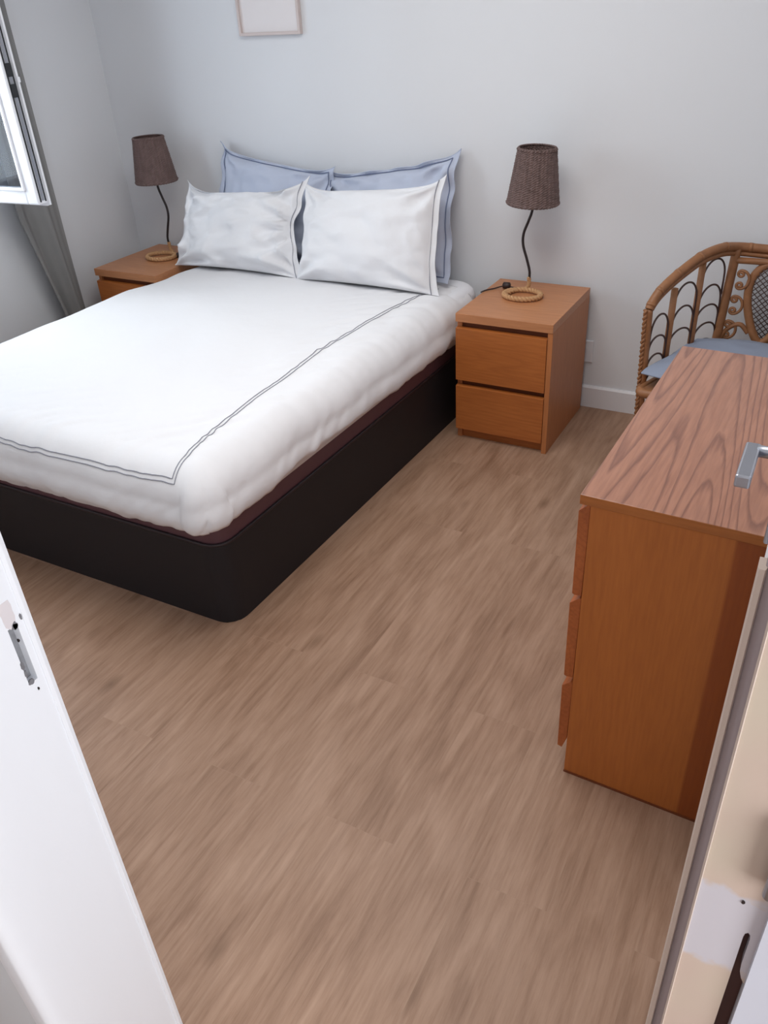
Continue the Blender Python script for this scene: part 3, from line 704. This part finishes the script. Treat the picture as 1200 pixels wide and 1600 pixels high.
def cord(root, pts, sw):
    bm = bmesh.new(); tube(bm, catmull(pts, 8), .0028, 8); mesh_obj('power_cord', bm, M['plastic'], root, True)
    if sw:
        a, b_ = Vector(sw[0]), Vector(sw[1])
        bm = bmesh.new(); tube(bm, [a+(b_-a)*t for t in (0, .1, .5, .9, 1)], lambda t: .014 if .05 < t < .95 else .009, 14); mesh_obj('inline_switch', bm, M['plastic'], root, True)
cord(lr, [(-.015, .0, .006), (-.045, .018, .005), (-.075, .012, .010), (-.115, .012, .010), (-.145, -.012, .005), (-.172, -.045, .004), (-.180, -.075, .004)], ((-.084, .012, .0145), (-.116, .012, .0145)))
cord(ll, [(.03, -.02, .006), (.06, .0, .005), (.1, .02, .005), (.14, .05, .006)], ((.07, -.035, .0115), (.098, -.025, .0115)))

# ------------------------------------------------------------------ picture, socket
pf = empty('picture_frame', (-1.093, -.0005, 1.72), 0, 'small pale wood-framed print hanging high above the bed, cut off by the photo top', 'picture')
bm = bmesh.new(); W2, H2 = .16, .222
for q in ((-W2, -W2+.012, -H2, H2), (W2-.012, W2, -H2, H2), (-W2+.012, W2-.012, -H2, -H2+.012), (-W2+.012, W2-.012, H2-.012, H2)):
    box(bm, q[0], q[1], -.022, 0, q[2], q[3], .001)
mesh_obj('frame', bm, M['frame'], pf)
bm = bmesh.new(); box(bm, -W2+.012, W2-.012, -.010, -.002, -H2+.012, H2-.012); mesh_obj('print', bm, M['print'], pf)
so = empty('wall_socket', (.388, -.0005, .26), 0, 'white wall socket on the back wall just right of the nightstand', 'socket')
bm = bmesh.new(); box(bm, -.04, .04, -.010, 0, -.05, .05, .004); mesh_obj('cover_plate', bm, M['socket'], so)
bm = bmesh.new(); tube(bm, [(0, -.009, 0), (0, -.0115, 0)], .02, 20); mesh_obj('outlet', bm, M['socket'], so)

# ------------------------------------------------------------------ rattan armchair in the far right corner
ch = empty('rattan_armchair', (1.09, -.36, 0), 0, 'rattan armchair with scrolled back and arched arms in the corner behind the dresser', 'armchair')
CX = 1.09
def cp(name, bm, m=M['rattan'], smooth=True): return loc_parent(mesh_obj(name, bm, m, smooth=smooth), ch)
def mir(pts): return [(2*CX-x, y, z) for x, y, z in pts]
rimL = [(.735, -.50, .645), (.742, -.485, .672), (.757, -.462, .702), (.785, -.42, .735), (.821, -.36, .766), (.858, -.29, .789), (.905, -.20, .795), (.952, -.12, .782), (1.02, -.10, .776)]
rim = rimL + [(CX, -.098, .774)] + mir(rimL)[::-1]
path = catmull(rim, 10)
bm = bmesh.new(); tube(bm, path, .016, 12); cp('top_rail', bm)
bm = bmesh.new(); tube(bm, [p+Vector((0, 0, -.024)) for p in path[8:-8]], .010, 10); cp('lower_rail', bm)
for k in range(6, len(path)-6, 14):   # cane binding wound round the rail here and there
    bm = bmesh.new(); p, d = path[k], (path[k+1]-path[k-1]).normalized(); tube(bm, [p-d*.006, p+d*.006], .0172, 12); cp('binding', bm)
posts = [((.735, -.50, .645), (.757, -.50, 0)), ((.948, -.122, .775), (.915, -.165, 0))]
for (a, b_) in posts:
    for m_ in (0, 1):
        A, B = (a, b_) if not m_ else (mir([a])[0], mir([b_])[0])
        A, B = Vector(A), Vector(B); pp = [A+(B-A)*t for t in [k/60 for k in range(61)]]
        bm = bmesh.new()
        if a[0] < .8:
            tube(bm, pp, .013, 10); twist(bm, [p+Vector((-.010 if not m_ else .010, -.010, 0)) for p in pp[:48]], .005, .0055, 15, 2, 6)
        else: tube(bm, pp, .0165, 10)
        cp('post', bm)
# arm slats and nested arches
def armpt(t, z): # t 0 front .. 1 back, on the left side plane
    x = .742+(.93-.742)*t; y = -.50+(.37)*t; return Vector((x, y, z))
def ztop(t): return .655+(.775-.655)*min(1, t*1.5)
for side in (0, 1):
    def S(p): return Vector((2*CX-p[0], p[1], p[2])) if side else Vector(p)
    for t in (.28, .62):
        bm = bmesh.new(); bot = armpt(t, .33); top_ = armpt(t+.0, ztop(t)-.02+.01)
        tube(bm, [S(bot), S((bot+top_)/2), S(top_)], .010, 10, flat=(1.2, .8)); cp('arm_slat', bm)
    spans = [(.03, .26), (.30, .60), (.64, .96)]
    hs = [(.615, .535, .465, .40), (.70, .615, .53, .44), (.755, .66, .585, .515, .45)]
    for (a, b_), hh in zip(spans, hs):
        for z in hh:
            pts = []
            rise = .085 if z > .6 else .06
            for k in range(21):
                th = PI*k/20; tt = (a+b_)/2-(b_-a)/2*math.cos(th); pts.append(S(armpt(tt, z-rise+rise*math.sin(th)**.8 if 0 < k < 20 else z-rise)))
            pts = [pts[0]-Vector((0, 0, .06))]+pts+[pts[-1]-Vector((0, 0, .06))]
            bm = bmesh.new(); tube(bm, pts, .0036, 7); cp('arm_arch', bm, M['rattan_dark'])
    # C scrolls between post and medallion
    for zc in (.668, .572, .476):
        xp = .948+(zc-.775)*.08+.045; hh, cr = .030, .013; pts = []
        for k in range(26):      # upper curl, inside out
            th = PI*2.35*(k/25); rr = .004+(cr-.004)*k/25; pts.append((xp-.004+rr*math.cos(-th+PI*2.35+PI/2), zc+hh-cr+rr*math.sin(-th+PI*2.35+PI/2)+.004))
        for k in range(1, 12):
            th = PI/2-PI*k/12; pts.append((xp-.004+.030*math.cos(th), zc+(hh+.004)*math.sin(th)))
        low = [(x, 2*zc-z) for x, z in pts[:26]][::-1]
        pts = [S((x, -.137, z)) for x, z in pts+low]
        bm = bmesh.new(); tube(bm, pts, .0055, 8); cp('scroll', bm)
# oval medallion with woven cane
OC, OW, OH = Vector((CX, -.13, .585)), .072, .145
ov = [OC+Vector((OW*1.0*math.cos(a)*(1+.38*math.sin(a)), .012*math.sin(a), OH*math.sin(a))) for a in [2*PI*k/80 for k in range(80)]]
bm = bmesh.new(); tube(bm, ov, .015, 10, closed=True); cp('back_medallion_frame', bm)
bm = bmesh.new()
for k in range(-14, 15):
    for sg in (1, -1):
        # slanted cane strands clipped to the oval
        c0 = k*.021; pts = []
        for s in range(-40, 41):
            q_ = s*.005; x = (c0+q_); z = sg*(q_)*1.0
            zz = z/OH
            if abs(zz) < 1 and abs(x) < OW*math.sqrt(1-zz*zz)*(1+.38*zz): pts.append(OC+Vector((x, .002*sg, z)))
        if len(pts) > 2: tube(bm, [pts[0], pts[-1]], .0018, 5)
cp('woven_cane', bm, M['rattan_dark'])
for z in (.735, .36):
    bm = bmesh.new(); tube(bm, [(.945, -.128, z), (CX, -.12, z), (2*CX-.945, -.128, z)], .012, 10); cp('back_rail', bm)
# lower arch rising from the seat either side of the medallion
for s_ in (1, -1):
    bm = bmesh.new(); tube(bm, catmull([(CX-s_*.15, -.14, .40), (CX-s_*.13, -.135, .47), (CX-s_*.085, -.135, .50), (CX-s_*.05, -.135, .47)], 8), .009, 9); cp('back_brace', bm)
# seat frame, woven seat, apron
seat = round_rect([(.745, -.60), (2*CX-.745, -.60), (2*CX-.91, -.12), (.91, -.12)], .04, 6)
bm = bmesh.new(); prism(bm, seat, 'z', .36, .385, .004); cp('seat', bm, M['rattan'], False)
bm = bmesh.new(); tube(bm, [Vector((x, y, .372)) for x, y in seat], .017, 10, closed=True); cp('seat_frame', bm)
for s_ in (0, 1):
    for a, b_ in (((.757, -.50, .16), (.915, -.165, .16)),):
        A, B = (a, b_) if not s_ else (mir([a])[0], mir([b_])[0]); bm = bmesh.new(); tube(bm, [A, B], .009, 8); cp('stretcher', bm)
bm = bmesh.new(); tube(bm, [(.757, -.50, .16), (2*CX-.757, -.50, .16)], .009, 8); cp('stretcher', bm)

# cushion on the seat
bm = bmesh.new(); n = 40; g = {}
for side in (1, -1):
    for i in range(n+1):
        for j in range(n+1):
            if side == -1 and (i in (0, n) or j in (0, n)): g[side, i, j] = g[1, i, j]; continue
            a = math.sin((i/n-.5)*PI); b = math.sin((j/n-.5)*PI)
            hw = .345-.13*(b+1)/2+.02*abs(a)*abs(b)
            x = CX+hw*a*(1-.07*abs(b)**3)
            y = -.395+.215*b*(1-.10*abs(a)**4)
            th = .042*((1-a*a)**.5)*((1-b*b)**.5)
            z = .432 + side*max(th, .002) + (.016*(b+1)/2) + (.005*noise.noise(Vector((a*4, b*4, side))))*(1 if th > .01 else 0)
            z += .010*max(0, -a)*max(0, -b)
            g[side, i, j] = bm.verts.new((x, y, z))
    for i in range(n):
        for j in range(n): bm.faces.new([g[side, i, j], g[side, i+1, j], g[side, i+1, j+1], g[side, i, j+1]])
o = mesh_obj('seat_cushion', bm, M['cushion'], smooth=True); tag(o, 'blue-grey cotton cushion lying on the rattan armchair seat', 'cushion')
